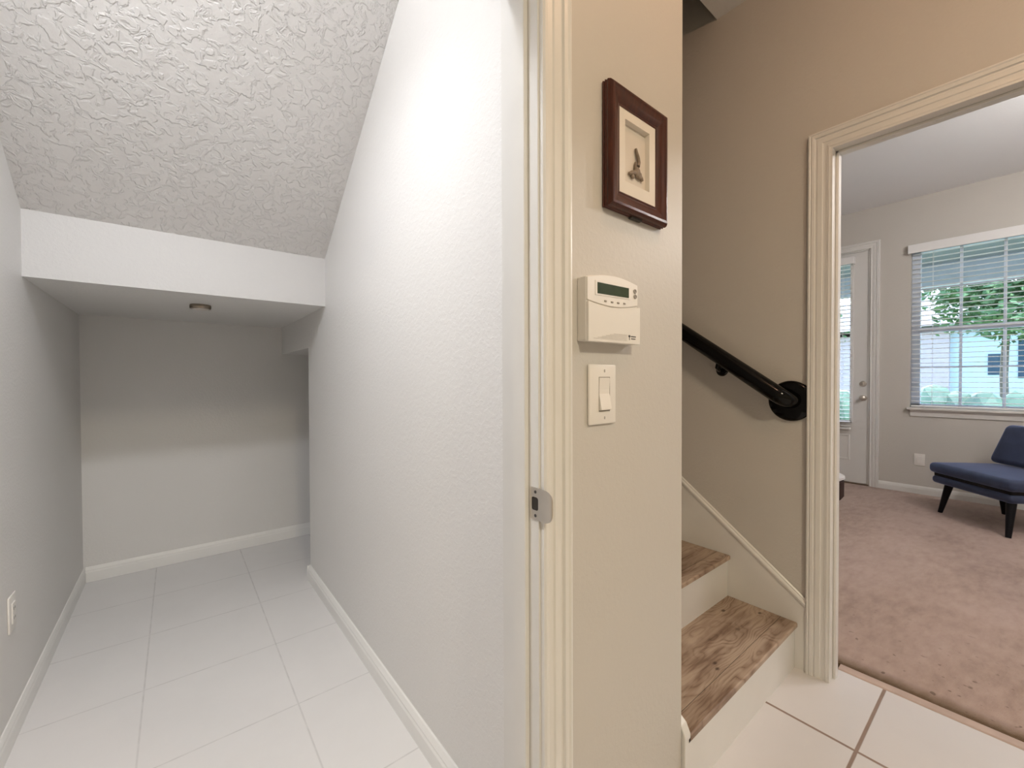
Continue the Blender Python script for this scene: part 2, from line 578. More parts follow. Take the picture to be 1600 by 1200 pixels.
# ------------------------------------------------------------------ key dimensions
YW = 0.605           # picture wall (front face)
XC = 1.090           # its free corner at the stairs
XS = 1.995           # stair side wall / living room doorway wall
TW = 0.08            # that wall's thickness
XL, XR = -0.44, 0.62 # closet side walls
YB = 3.51            # closet back wall
YS = 2.343           # closet soffit front
ZS = 1.585           # soffit underside
YE = 2.715           # where the closet right wall ends
ZH = 1.388           # head of the side recess
HC = 2.88            # hall ceiling
XW = 5.92            # living room window wall
LC = 3.04            # living room ceiling

# ------------------------------------------------------------------ floors
f = MB()
f.box(-1.7, XC, -3.2, 0.66, -0.12, 0)
f.box(XC, 2.107, -3.2, 0.66, -0.12, 0)
struct(f, 'floor', M['tile'], 'white square floor tiles with brown grout in the hall at the foot of the stairs', 'floor')
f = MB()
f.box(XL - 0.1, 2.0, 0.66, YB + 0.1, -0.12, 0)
struct(f, 'floor_closet', M['tile_closet_lit'], 'tiled floor inside the closet under the stairs, lightened to look brightly lit', 'floor')
f = MB()
f.box(2.148, XW + 0.05, -2.7, 3.1, -0.12, 0.004)
struct(f, 'floor_living', M['carpet'], 'pinkish beige carpet in the living room beyond the doorway', 'carpet')
f = MB()
f.prism([(2.107, -.02), (2.107, .001), (2.112, .004), (2.143, .006), (2.148, .004), (2.148, -.02)], -0.66, 0.487, 'Y')
struct(f, 'trim_1', M['marble'], 'narrow pinkish threshold strip between hall tiles and carpet', 'threshold')

# ------------------------------------------------------------------ closet shell
w = MB().box(XL - 0.1, XL, 0.60, YB + 0.1, 0, 3.1)
struct(w, 'wall_left', M['closet'], 'left closet wall with a small outlet near the floor', 'wall')
w = MB().box(XL, 2.0, YB, YB + 0.1, 0, 3.1)
struct(w, 'wall_back', M['closet'], 'back wall of the closet niche in shadow under the soffit', 'wall')

w = MB()
w.box(0.58, XC, YW, 0.72, 0, HC + 2.4)          # part with the pictures
w.box(0.90, XC, 0.72, YE, 0, HC + 2.4)
w.box(0.90, XC, YE, YB, ZH, HC + 2.4)
struct(w, 'wall_center', M['hall_peel'], 'beige wall between the closet door and the stairs, holding the framed picture', 'wall')
w = MB()
w.box(XR, 0.90, 0.72, YE, 0, HC + .2)
w.box(XR, 0.90, YE, YB, ZH, HC + .2)            # header over the side recess
struct(w, 'wall_right', M['closet_peel'], 'textured right closet wall running to the side recess, lightened to look brightly lit', 'wall')
w = MB()
w.box(-1.8, -0.405, YW, 0.72, 0, HC + 0.4)
w.box(-0.405, 0.58, YW, 0.72, 2.075, HC + 0.4)
struct(w, 'wall_front', M['wall'], 'hall wall to the left of and above the closet door', 'wall')

s = MB()
s.prism([(0.72, 1.835 + .72 * (YS - .72)), (YS, 1.835), (YS, 1.955), (0.72, 1.955 + .72 * (YS - .72))], XL, XR, 'X')
struct(s, 'ceiling_closet', M['ceiling'], 'sloping textured closet ceiling under the upper stair flight', 'ceiling')
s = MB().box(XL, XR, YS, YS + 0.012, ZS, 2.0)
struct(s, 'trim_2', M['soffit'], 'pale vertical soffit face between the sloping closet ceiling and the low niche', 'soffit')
s = MB().box(XL, XR, YS + 0.012, YB, ZS, 2.0)
struct(s, 'ceiling_niche', M['closet'], 'low flat soffit underside over the back of the closet', 'ceiling')
s = MB().box(XC, 2.0, YE, YB, ZH, ZH + 0.1)
struct(s, 'ceiling_recess', M['closet'], 'underside of the recess opening to the right behind the closet wall', 'ceiling')
s = MB().box(XC, 1.99, YE - 0.06, YE, 0, ZH)
struct(s, 'wall_recess', M['closet'], 'hidden end wall of the recess under the lower stairs', 'wall')

b = base_run('X', XL, 1, 0.72, YB, depth=0.9)
struct(b, 'baseboard_left', M['closet_trim_lit'], 'white baseboard along the left closet wall', 'baseboard')
b = base_run('Y', YB, -1, XL + 0.01, 1.99, scale=1.06, depth=0.9)
struct(b, 'baseboard_back', M['closet_trim_lit'], 'white baseboard along the closet back wall', 'baseboard')
b = base_run('X', XR, -1, 0.735, YE, depth=1.35)
b.box(XR - 0.0175, XR + 0.3, YE, YE + 0.016, 0, 0.078)
struct(b, 'baseboard_right', M['closet_trim_lit'], 'white moulded baseboard along the right closet wall, wrapping its end', 'baseboard')

# ------------------------------------------------------------------ closet door frame
JX = 0.553
d = MB()
d.box(JX, 0.58, YW, 0.72, 0, 2.075)
d.box(-0.405, -0.378, YW, 0.72, 0, 2.075)
d.box(-0.405, 0.58, YW, 0.72, 2.048, 2.075)
door = struct(d, 'door_1', M['trim'], 'white painted door frame of the closet under the stairs', 'door frame')
d = MB()
d.box(JX - .011, JX, .633, .671, 0, 2.048, bevel=.0015, seg=1)
d.box(-0.378, -0.367, .633, .671, 0, 2.048, bevel=.0015, seg=1)
d.box(-0.378, JX, .633, .671, 2.037, 2.048, bevel=.0015, seg=1)
d.build('door_stop', M['trim'], door)
casing_frame('Y', YW, -1, -0.383, 0.558, 0, 2.053).build('casing', M['trim'], door)
d = MB()
d.box(0.58, 0.625, 0.715, 0.728, 0, 2.1)
d.build('inner_casing', M['trim'], door)

# strike plate with a curved lip
sp = empty('strike_plate', (JX, 0.61, 0.952), 'satin nickel strike plate set in the closet door jamb', 'strike plate')
m = MB()
zc = 0.952
def plate_ring(y0, y1, z0, z1, r, n=5):
    pts = []
    for cy_, cz_, a0 in ((y1 - r, z1 - r, 0), (y0 + r, z1 - r, 90), (y0 + r, z0 + r, 180), (y1 - r, z0 + r, 270)):
        for k in range(n + 1):
            a = math.radians(a0 + 90 * k / n)
            pts.append((cy_ + r * math.cos(a), cz_ + r * math.sin(a)))
    return pts
outer = plate_ring(.594, .629, zc - .032, zc + .032, .004)
inner = plate_ring(.6045, .6235, zc - .013, zc + .013, .005)
bmx = m.bm
for x in (JX - .0016,):
    vo = [bmx.verts.new((x, y, z)) for y, z in outer]
    vi = [bmx.verts.new((x, y, z)) for y, z in inner]
    n = len(vo)
    for i in range(n):
        j = (i + 1) % n
        bmx.faces.new((vo[i], vo[j], vi[j], vi[i]))
    vob = [bmx.verts.new((JX + .0004, y, z)) for y, z in outer]
    for i in range(n):
        j = (i + 1) % n
        bmx.faces.new((vo[i], vo[j], vob[j], vob[i]))
# lip: rounded tongue bending round the casing edge
ring = []
for k in range(9):
    t = k / 8
    y = .594 - .026 * math.sin(t * math.pi / 2)
    x = JX - .0016 + .004 * (1 - math.cos(t * math.pi / 2)) * 1.3
    hz = .032 * (1 - .62 * t ** 2.6)
    ring.append((x, y, hz))
rows = [[bmx.verts.new((x, y, zc + hz * s_)) for s_ in (-1, -.5, 0, .5, 1)] for x, y, hz in ring]
for A, B in zip(rows, rows[1:]):
    for i in range(4):
        bmx.faces.new((A[i], A[i + 1], B[i + 1], B[i]))
m.build('plate', M['nickel'], sp, smooth=True)
mm = MB()
mm.box(JX - .0004, JX + .001, .6042, .6238, zc - .0135, zc + .0135)
mm.build('latch_hole', M['dark'], sp)
for z in (zc + .0235, zc - .0235):
    MB().lathe([(0, 0), (.0034, 0), (.003, .0012), (0, .0014)], (JX - .0012, .6125, z), (-1, 0, 0), 14).build('screw', M['ink'], sp, smooth=True)

# ------------------------------------------------------------------ hall shell
c = MB()
c.box(-1.8, XS, -3.3, 0.605, HC, HC + 0.3)
c.box(XC, XS, 0.605, 0.936, HC, HC + 0.3)
struct(c, 'ceiling', M['ceiling_flat'], 'hall ceiling ending at the open stairwell', 'ceiling')
w = MB().box(-1.8, -1.7, -3.3, YW, 0, HC)
struct(w, 'wall_hall_left', M['wall'], 'hall wall out of view on the left', 'wall')
w = MB().box(-1.8, XS, -3.3, -3.2, 0, HC)
struct(w, 'wall_hall_back', M['wall'], 'hall wall behind the viewpoint', 'wall')

DY0, DY1, DZ = -0.64, 0.486, 2.086     # living room doorway
w = MB()
w.box(XS, XS + TW, DY1 + .015, 3.7, 0, 5.3)
w.box(XS, XS + TW, -3.3, DY0 - .015, 0, 5.3)
w.box(XS, XS + TW, DY0 - .015, DY1 + .015, DZ + .015, 5.3)
struct(w, 'wall_stair', M['wall'], 'tan wall carrying the handrail and the wide living room doorway', 'wall')
w = MB()
w.box(XC, XS, YB, YB + .1, 3.1, 5.3)
struct(w, 'wall_stair_back', M['wall'], 'wall at the top of the lower stair flight', 'wall')
w = MB()
w.box(XC, XS, 0.836, 3.6, 5.2, 5.3)
w.box(XC, XS, 0.836, 0.930, HC + .3, 5.2)
struct(w, 'ceiling_stair', M['ceiling_flat'], 'stairwell enclosure above the stairs', 'ceiling')

# doorway lining + casings
d = MB()
d.box(XS - .012, XS + TW + .004, DY1, DY1 + .02, 0, DZ + .02)
d.box(XS - .012, XS + TW + .004, DY0 - .02, DY0, 0, DZ + .02)
d.box(XS - .012, XS + TW + .004, DY0, DY1, DZ, DZ + .02)
door2 = struct(d, 'door_2', M['trim'], 'cream painted casing of the open doorway to the living room', 'door frame')
casing_frame('X', XS, -1, DY0 - .005, DY1 + .005, 0, DZ + .005).build('casing', M['trim'], door2)
d = MB()
d.box(XS + .030, XS + .066, DY1 - .010, DY1, 0, DZ, bevel=.002, seg=1)
d.box(XS + .030, XS + .066, DY0, DY0 + .010, 0, DZ, bevel=.002, seg=1)
d.box(XS + .030, XS + .066, DY0, DY1, DZ - .010, DZ, bevel=.002, seg=1)
d.build('door_stop', M['trim'], door2)

# ------------------------------------------------------------------ stairs
RISE, RUN, Y0S = 0.19, 0.268, 0.605
NST = 8
st = empty('staircase', (1.55, Y0S, 0), 'lower stair flight with brown oak treads and white risers beside the doorway', 'stairs')
XT0, XT1 = 1.112, 1.983
def nose_profile(y0, y1, z):
    th = .020
    pts = [(y1, z - th), (y1, z), (y0 + .006, z)]
    for k in range(1, 6):
        a = math.radians(90 + 90 * k / 5)
        pts.append((y0 + .006 + .006 * math.cos(a), z - .006 + .006 * math.sin(a)))
    pts += [(y0, z - th + .003), (y0 + .003, z - th)]
    return pts
for k in range(NST - 1):
    yk = Y0S + RUN * k
    zk = RISE * (k + 1)
    t = MB()
    t.prism(nose_profile(yk - .011, yk + RUN + .012, zk), XT0, XT1, 'X')
    t.build('tread', M['wood'], st)
    r = MB()
    r.box(XT0, XT1, yk, yk + .014, zk - RISE, zk - .020)
    r.build('riser', M['trim'], st)
# nosing seam on each tread: the front strip is a separate board
for k in range(3):
    yk = Y0S + RUN * k
    MB().box(XT0, XT1, yk + .0490, yk + .0503, RISE * (k + 1) - .001, RISE * (k + 1) + .0003).build('nosing_seam', M['dark'], st)

struct(MB().box(XC, XS, Y0S + RUN * (NST - 1) + .004, YB, 1.495, RISE * NST), 'floor_landing', M['wood'], 'wooden stair landing above the lower flight', 'landing')
# right skirt board with a moulded cap
SL = 0.754
def sk(y): return 0.285 + SL * (y - 0.566)
e = MB()
e.prism([(.566, 0), (2.46, 0), (2.46, sk(2.46)), (.566, sk(.566))], 1.985, XS - .002, 'X')
e.build('skirt_board', M['trim'], st)
capp = []
for y in (.566, 2.46):
    z = sk(y)
    capp.append([(XS - .002, y, z - .022), (1.981, y, z - .022), (1.979, y, z - .010), (1.981, y, z - .004), (1.986, y, z + .001), (1.986, y, z + .007), (1.990, y, z + .012), (XS - .002, y, z + .012)])
MB().loft(capp).build('skirt_cap', M['trim'], st)
# left skirt board whose end shows past the wall corner
e = MB()
e.prism([(.594, 0), (2.46, 0), (2.46, .197 + SL * 1.86), (.62, .232), (.606, .222), (.598, .206), (.594, .197)], 1.0925, 1.122, 'X', bevel=.002, seg=1)
e.build('skirt_board', M['trim'], st)

# ------------------------------------------------------------------ handrail
hr = empty('handrail', (1.93, .62, 1.10), 'glossy black round handrail on the stair wall', 'handrail')
p0 = Vector((1.926, .640, 1.122))
dirv = Vector((0, 1, .709)).normalized()
path = [p0 + dirv * 2.6, p0 + dirv * 1.5, p0 + dirv * .6, p0 + dirv * .1, p0 + dirv * .02]
for k in range(1, 8):
    a = math.radians(90 * k / 7)
    path.append(p0 + dirv * (.02 - .045 * math.sin(a)) + Vector((.045 * (1 - math.cos(a)), 0, 0)))
path.append(Vector((XS - .002, path[-1].y, path[-1].z)))
MB().tube(path, .0345, 28).build('rail', M['black'], hr, smooth=True, angle=60)
m = MB()
m.lathe([(0, 0), (.083, 0), (.084, .006), (.081, .013), (.073, .018), (.04, .020), (0, .020)], (XS, .624, 1.103), (-1, 0, 0), 48)
# trimmed flush where it meets the door casing
g = m.bm.verts[:] + m.bm.edges[:] + m.bm.faces[:]
res = bmesh.ops.bisect_plane(m.bm, geom=g, plane_co=(0, .568, 0), plane_no=(0, -1, 0), clear_outer=True)
bmesh.ops.holes_fill(m.bm, edges=m.bm.edges[:])
m.build('rosette', M['black'], hr, smooth=True)
for dist in (.31, 1.7):
    q = p0 + dirv * dist
    br = MB()
    bz = q.z - .066
    by = q.y + .012
    br.lathe([(0, 0), (.027, 0), (.028, .004), (.022, .010), (.0, .012)], (XS, by, bz), (-1, 0, 0), 28)
    br.tube([(XS - .008, by, bz), (XS - .035, by, bz), (q.x + .006, by - .004, bz + .012), (q.x, q.y, q.z - .03)], .009, 14)
    br.build('bracket', M['black'], hr, smooth=True)

# ------------------------------------------------------------------ shadow box picture
FX0, FX1, FZ0, FZ1 = .748, .975, 1.584, 1.859
pf = empty('picture_frame', ((FX0 + FX1) / 2, YW, FZ0), 'mahogany shadow box frame with a pebble figure on cream mat', 'picture')
FPROF = [(0, 0), (-.002, .004), (0, .0065), (-.002, .010), (0, .013), (-.001, .017), (.001, .023), (.005, .0275), (.010, .0285), (.014, .026), (.020, .0245), (.030, .020), (.036, .0165), (.038, .0175), (.041, .0165), (.041, .004)]
stn = []
for (x, z, sx, sz) in ((FX0, FZ0, 1, 1), (FX0, FZ1, 1, -1), (FX1, FZ1, -1, -1), (FX1, FZ0, -1, 1)):
    stn.append([(x + sx * dd, YW - tt, z + sz * dd) for dd, tt in FPROF])
MB().loft(stn, close=True).build('frame', M['mahogany'], pf, smooth=True, angle=28)
mx0, mx1, mz0, mz1 = FX0 + .036, FX1 - .036, FZ0 + .036, FZ1 - .036
ox0, ox1, oz0, oz1 = .812, .909, 1.655, 1.797
def slab_with_hole(y0, y1, bev):
    m = MB()
    bm_ = m.bm
    def ring(a0, a1, b0, b1, y): return [bm_.verts.new(p) for p in ((a0, y, b0), (a1, y, b0), (a1, y, b1), (a0, y, b1))]
    A = ring(mx0, mx1, mz0, mz1, y0)
    B = ring(ox0, ox1, oz0, oz1, y0)
    Cc = ring(ox0 + bev, ox1 - bev, oz0 + bev, oz1 - bev, y1)
    for P_, Q_ in ((A, B), (B, Cc)):
        for i in range(4):
            j = (i + 1) % 4
            bm_.faces.new((P_[i], P_[j], Q_[j], Q_[i]))
    return m
slab_with_hole(YW - .0155, YW - .004, .0015).build('mat_board', M['mat'], pf)
MB().box(mx0, mx1, YW - .004, YW - .001, mz0, mz1).build('backing', M['backing'], pf)
fig = MB()
yb = YW - .0085
fig.tube([(.863, yb, 1.749), (.866, yb, 1.741), (.871, yb - .001, 1.728), (.874, yb - .001, 1.718), (.870, yb - .001, 1.708)], [.0028, .0036, .0042, .0042, .005], 12)
fig.tube([(.863, yb, 1.716), (.861, yb, 1.708), (.862, yb, 1.700)], [.003, .0035, .004], 10)
fig.ball((.869, yb, 1.694), (.0115, .005, .0135))
fig.ball((.875, yb - .001, 1.688), (.0095, .005, .009))
fig.tube([(.860, yb, 1.690), (.850, yb, 1.688), (.842, yb, 1.684), (.835, yb, 1.683)], [.005, .0052, .0045, .002], 12)
fig.ball((.851, yb, 1.679), (.006, .004, .0055))
fig.tube([(.878, yb, 1.688), (.886, yb, 1.684), (.890, yb, 1.679)], [.005, .0042, .0032], 12)
fig.build('pebble_figure', M['stone'], pf, smooth=True)
MB().box(.842, .885, YW - .012, YW - .002, FZ0 - .006, FZ0 + .004, bevel=.002).build('hanger_tab', M['dark'], pf)

# ------------------------------------------------------------------ alarm keypad
kp = empty('alarm_keypad', (.757, YW, 1.277), 'white alarm keypad with green display above the light switch', 'keypad')
KF = YW - .027
kx0, kx1, kz0 = .665, .847, 1.277
def arch(x0, x1, z0, z1, rise, n=14):
    return [(x0 + (x1 - x0) * k / n, z0 + (z1 - z0) * k / n + rise * math.sin(math.pi * k / n)) for k in range(n + 1)]
pts = [(kx0, kz0 + .002), (kx1, kz0 + .002)] + list(reversed(arch(kx0, kx1 - .004, 1.413, 1.417, .011)))
MB().prism(pts, YW, KF + .002, 'Y', bevel=.0022, seg=2).build('body', M['plastic'], kp)
# upper face, bulging a little
pts = [p for p in reversed(arch(kx0 + .001, kx1 - .005, 1.4115, 1.4155, .011))]
low = arch(kx0 + .001, kx1 - .005, 1.364, 1.368, -.009)
MB().prism(low + pts, KF + .003, KF - .001, 'Y', bevel=.0012, seg=2).build('upper_panel', M['plastic'], kp)
# flip door with curved top edge
top = list(reversed(arch(kx0 + .001, kx1 + .001, 1.361, 1.365, -.009)))
fl = MB().prism([(kx0 + .001, kz0), (kx1 + .001, kz0 + .001)] + top, KF + .003, KF - .004, 'Y', bevel=.0015, seg=2).build('flip_door', M['plastic'], kp)
MB().prism([(.690, 1.376), (.812, 1.379), (.812, 1.408), (.690, 1.4075)], KF + .001, KF - .0022, 'Y', bevel=.0008, seg=1).build('display_bezel', M['plastic'], kp)
MB().prism([(.6965, 1.380), (.806, 1.3825), (.806, 1.4045), (.6965, 1.4035)], KF - .0015, KF - .0029, 'Y').build('display', M['lcd'], kp)
for x, z in ((.724, 1.3665), (.7465, 1.3665), (.7685, 1.367), (.791, 1.368)):
    MB().box(x - .0036, x + .0036, KF - .0028, KF, z - .0018, z + .0018, bevel=.0008).build('key', M['grey_plastic'], kp, smooth=True)
for x, z in ((.8305, 1.4005), (.8315, 1.3885)):
    MB().lathe([(.0026, 0), (.0050, 0), (.0052, .0016), (.0046, .0024), (.0030, .0024), (.0026, .0014), (0, .0010)], (x, KF - .001, z), (0, -1, 0), 20).build('key', M['grey_plastic'], kp, smooth=True)
ln = MB()
for i in range(6):
    z = 1.2845 + i * .0026
    xa = .682 + i * .0135
    ln.box(xa, .796, KF - .0046, KF - .0035, z - .00022, z + .00022)
ln.build('ridge_lines', M['ridge'], fl)
lg = MB()
lg.ball((.806, KF - .0042, 1.2955), (.0042, .0007, .0028), 2)
lg.box(.8052, .8068, KF - .0046, KF - .0035, 1.2868, 1.2955)
for i in range(5):
    lg.box(.812 + i * .0038, .8147 + i * .0038, KF - .0046, KF - .0035, 1.2938, 1.2962)
lg.box(.812, .8285, KF - .0046, KF - .0035, 1.2888, 1.2908)
lg.build('logo', M['ink'], fl)

# ------------------------------------------------------------------ light switch
sw = empty('light_switch', (.743, YW, 1.164), 'white rocker light switch on the wall under the alarm keypad', 'light switch')
SF = YW - .007
MB().box(.696, .789, SF, YW, 1.097, 1.231, bevel=.0035, seg=3).build('plate', M['plastic'], sw, smooth=True)
rk = MB()
rk.prism([(SF + .003, 1.128), (SF - .0068, 1.130), (SF - .0062, 1.134), (SF + .0004, 1.167), (SF - .0012, 1.2), (SF + .003, 1.2015)], .729, .765, 'X')
rk.build('rocker', M['plastic'], sw)
gp = MB()
for a in ((.7275, .729, 1.126, 1.203), (.765, .7662, 1.126, 1.203), (.7275, .7662, 1.2015, 1.203), (.7275, .7662, 1.126, 1.128)):
    gp.box(a[0], a[1], SF - .0003, SF + .001, a[2], a[3])
gp.build('rocker_gap', M['grey_plastic'], sw)
for z in (1.2165, 1.1115):
    s_ = MB().lathe([(0, 0), (.0035, 0), (.003, .0008), (0, .001)], (.747, SF + .0002, z), (0, -1, 0), 14)
    so = s_.build('screw', M['plastic'], sw, smooth=True)
    MB().box(.7464, .7476, SF - .0012, SF - .0002, z - .003, z + .003).build('screw_slot', M['ink'], so)

# ------------------------------------------------------------------ closet outlet
co = empty('wall_outlet', (XL, 2.135, .42), 'white outlet plate on the left closet wall near the floor', 'outlet')
MB().box(XL, XL + .006, 2.098, 2.172, .362, .482, bevel=.0025, seg=2).build('plate', M['plastic'], co, smooth=True)
MB().box(XL + .005, XL + .009, 2.118, 2.152, .388, .456, bevel=.001, seg=1).build('receptacle', M['plastic'], co)
for z in (.437, .405):
    for y, hh in ((2.128, .005), (2.142, .004)):
        MB().box(XL + .0085, XL + .0094, y - .001, y + .001, z - hh, z + hh).build('slot', M['ink'], co)

# ------------------------------------------------------------------ puck light in the niche soffit
pk = empty('puck_light', (.103, 2.69, ZS), 'small round metal puck light under the closet soffit', 'light')
MB().lathe([(.0, 0), (.044, 0), (.046, .003), (.046, .017), (.044, .020), (.036, .020)], (.103, 2.69, ZS), (0, 0, -1), 40).build('housing', M['bronze'], pk, smooth=True)
MB().lathe([(0, .0185), (.036, .0185), (.037, .021), (.03, .024), (0, .0255)], (.103, 2.69, ZS), (0, 0, -1), 40).build('lens', M['lens'], pk, smooth=True)

# ------------------------------------------------------------------ lamps and added fill lights out of the frame
def lamp(name, loc, drop, power, radius, label, zc):
    o = empty(name, (loc[0], loc[1], zc), label, 'light')
    MB().lathe([(0, 0), (.075, 0), (.075, .012), (.05, .03), (.006, .034), (.006, max(.036, drop - radius)), (0, max(.037, drop - radius))], (loc[0], loc[1], zc), (0, 0, -1), 32).build('canopy', M['nickel'], o, smooth=True)
    ld = bpy.data.lights.new(name + '_bulb', 'POINT')
    ld.energy, ld.color = power
    ld.shadow_soft_size = radius
    lo = bpy.data.objects.new('bulb', ld)
    COL.objects.link(lo)
    lo.parent = o
    lo.location = (0, 0, -drop)
    return o
lamp('hall_lamp', (.9, -.08), .18, P_HALL, .03, 'warm ceiling lamp of the hall just above the viewpoint', HC)
cl = lamp('closet_lamp', (-.12, .97), .22, P_CLOSET, .05, 'bright white downlight on the sloping closet ceiling', 1.835 + .72 * (YS - .97))
ld = bpy.data.lights.new('downlight', 'SPOT')  # spot added to the closet lamp to brighten the lower walls
ld.energy, ld.color = P_DOWN
ld.spot_size, ld.spot_blend = math.radians(134), 1.0
ld.shadow_soft_size = .06
lo = bpy.data.objects.new('downlight', ld)
COL.objects.link(lo)
lo.parent = cl
lo.location = (0, 0, -.23)
lo.rotation_euler = (math.radians(14), 0, 0)
lamp('pendant_lamp', (2.9, -1.05), .74, P_PENDANT, .06, 'pendant lamp of the living room just beyond the doorway', LC)
lamp('living_fill_lamp', (3.9, -.9), .45, P_LIVING_FILL, .08, 'unseen lamp added to brighten the living room', LC)  # added fill, supplements the daylight in the living room
pl = empty('hall_fill_light', (.1, -1.6, HC), 'unseen square fill light added on the hall ceiling behind the viewpoint', 'light')  # added fill in a made-up fixture, brightens hall and closet
MB().box(-.06, .26, -1.76, -1.44, HC - .025, HC, bevel=.004).build('housing', M['trim'], pl)
ld = bpy.data.lights.new('fill_glow', 'AREA')
ld.energy, ld.color = P_HALL_FILL
ld.shape, ld.size = 'SQUARE', .28
lo = bpy.data.objects.new('fill_glow', ld)
COL.objects.link(lo)
lo.parent = pl
lo.location = (0, 0, -.03)

# ------------------------------------------------------------------ living room shell
OY0, OY1, OZ0, OZ1 = -.495, .783, .89, 2.53     # window opening
EY0, EY1, EZ = 1.108, 2.03, 2.60                # exterior door opening
w = MB()
X0, X1 = XW, XW + .16
w.box(X0, X1, -2.7, OY0, 0, LC + .1)
w.box(X0, X1, OY0, OY1, 0, OZ0 - .025)
w.box(X0, X1, OY0, OY1, OZ1, LC + .1)
w.box(X0, X1, OY1, EY0, 0, LC + .1)
w.box(X0, X1, EY0, EY1, EZ, LC + .1)
w.box(X0, X1, EY1, 3.1, 0, LC + .1)
struct(w, 'wall_living_window', M['wall'], 'greige living room wall with the exterior door and the window', 'wall')
w = MB().box(XS + TW, XW + .16, 3.0, 3.1, 0, LC + .1)
struct(w, 'wall_living_left', M['wall'], 'left end wall of the living room', 'wall')
w = MB().box(XS + TW, XW + .16, -2.8, -2.7, 0, LC + .1)
struct(w, 'wall_living_right', M['wall'], 'right end wall of the living room', 'wall')
c = MB().box(XS + TW, XW, -2.7, 3.0, LC, LC + .1)
struct(c, 'ceiling_living', M['ceiling_daylit'], 'pale living room ceiling seen through the doorway', 'ceiling')
b = base_run('X', XW, -1, -2.7, 1.025, z=.004, scale=.98)
struct(b, 'baseboard_living', M['trim'], 'white baseboard under the living room window', 'baseboard')

# ------------------------------------------------------------------ exterior door
dr = empty('door_3', (XW + .03, (EY0 + EY1) / 2, .02), 'white exterior door with a glass lite and blind in the living room', 'door', kind='structure')
DX = XW + .012
lf = MB()
GY0, GY1, GZ0, GZ1 = 1.262, 1.880, .70, 2.50
lf.box(DX, DX + .044, EY0 + .012, GY0, .02, EZ - .01)
lf.box(DX, DX + .044, GY1, EY1 - .012, .02, EZ - .01)
lf.box(DX, DX + .044, GY0, GY1, .02, GZ0)
lf.box(DX, DX + .044, GY0, GY1, GZ1, EZ - .01)
lf.build('leaf', M['door'], dr)
fr = MB()
for (a0, a1, z0, z1) in ((GY0 - .012, GY0 + .018, GZ0 - .012, GZ1 + .012), (GY1 - .018, GY1 + .012, GZ0 - .012, GZ1 + .012), (GY0, GY1, GZ0 - .012, GZ0 + .018), (GY0, GY1, GZ1 - .018, GZ1 + .012)):
    fr.box(DX - .010, DX + .004, a0, a1, z0, z1, bevel=.003, seg=1)
fr.build('lite_frame', M['door'], dr)
MB().box(DX + .018, DX + .024, GY0, GY1, GZ0, GZ1).build('glass', M['glass'], dr)
pn = MB()
for (y0, y1) in ((1.272, 1.545), (1.60, 1.87)):
    pts = [(.0, -.004), (.008, .004), (.022, .004), (.034, -.006)]
    ringz = []
    for (y, z, sy, sz) in ((y0, .262, 1, 1), (y0, .56, 1, -1), (y1, .56, -1, -1), (y1, .262, -1, 1)):
        ringz.append([(DX - t, y + sy * d_, z + sz * d_) for d_, t in pts])
    pn.loft(ringz, close=True)
pn.build('panel_moulding', M['door'], dr)
casing_frame('X', XW, -1, EY0 - .004, EY1 + .004, 0, EZ + .004, scale=1.05).build('casing', M['trim'], dr)
jb = MB()
jb.box(XW - .002, XW + .12, EY0, EY0 + .009, 0, EZ)
jb.box(XW - .002, XW + .12, EY1 - .009, EY1, 0, EZ)
jb.box(XW - .002, XW + .12, EY0, EY1, EZ - .008, EZ)
jb.build('jamb', M['trim'], dr)
MB().box(XW - .01, XW + .14, EY0, EY1, -.002, .019).build('door_sill', M['bronze'], dr)
MB().lathe([(0, 0), (.032, 0), (.034, .004), (.030, .009), (.012, .012), (.011, .030), (.020, .036), (.0275, .048), (.026, .058), (.016, .064), (0, .065)], (DX, 1.163, .972), (-1, 0, 0), 28).build('knob', M['nickel'], dr, smooth=True)
db = MB().lathe([(0, 0), (.031, 0), (.032, .006), (.026, .013), (.022, .014), (0, .014)], (DX, 1.163, 1.127), (-1, 0, 0), 28).build('deadbolt', M['nickel'], dr, smooth=True)
MB().box(DX - .030, DX - .012, 1.159, 1.167, 1.113, 1.141, bevel=.002).build('thumb_turn', M['nickel'], db)

def blind(name, y0, y1, ztop, zbot, xc, vy0, vy1, vz0, vz1, label, depth, pitch, vdepth):
    o = empty(name, (xc, (y0 + y1) / 2, zbot), label, 'blind')
    v = MB()
    v.box(xc - vdepth, xc - vdepth + .010, vy0, vy1, vz0, vz1, bevel=.002, seg=1)
    v.box(xc - vdepth + .009, xc + depth / 2, vy0, vy0 + .010, vz0, vz1)
    v.box(xc - vdepth + .009, xc + depth / 2, vy1 - .010, vy1, vz0, vz1)
    v.build('valance', M['blind'], o)
    MB().box(xc - depth / 2, xc + depth / 2, y0, y1, vz0 + .02, vz1 - .01).build('head_rail', M['blind'], o)
    s = MB()
    z = vz0 - .005
    while z > zbot + .03:
        n = 4
        up = [(xc - depth / 2 + depth * k / n, z + .0035 * math.sin(math.pi * k / n)) for k in range(n + 1)]
        pts = up + [(x, zz - .0028) for x, zz in reversed(up)]
        s.prism(pts, y0, y1, 'Y')
        z -= pitch
    # prism along Y takes (x, z)
    s.build('slats', M['blind'], o)
    MB().box(xc - depth / 2, xc + depth / 2, y0, y1, zbot, zbot + .018, bevel=.003, seg=1).build('bottom_rail', M['blind'], o)
    for fy in (.12, .5, .88):
        yy = y0 + (y1 - y0) * fy
        cd = MB()
        for xx in (xc - depth / 2 - .001, xc + depth / 2 + .001):
            cd.tube([(xx, yy, zbot + .01), (xx, yy, vz0 + .03)], .0011, 6)
        cd.build('ladder_cord', M['blind'], o)
    return o
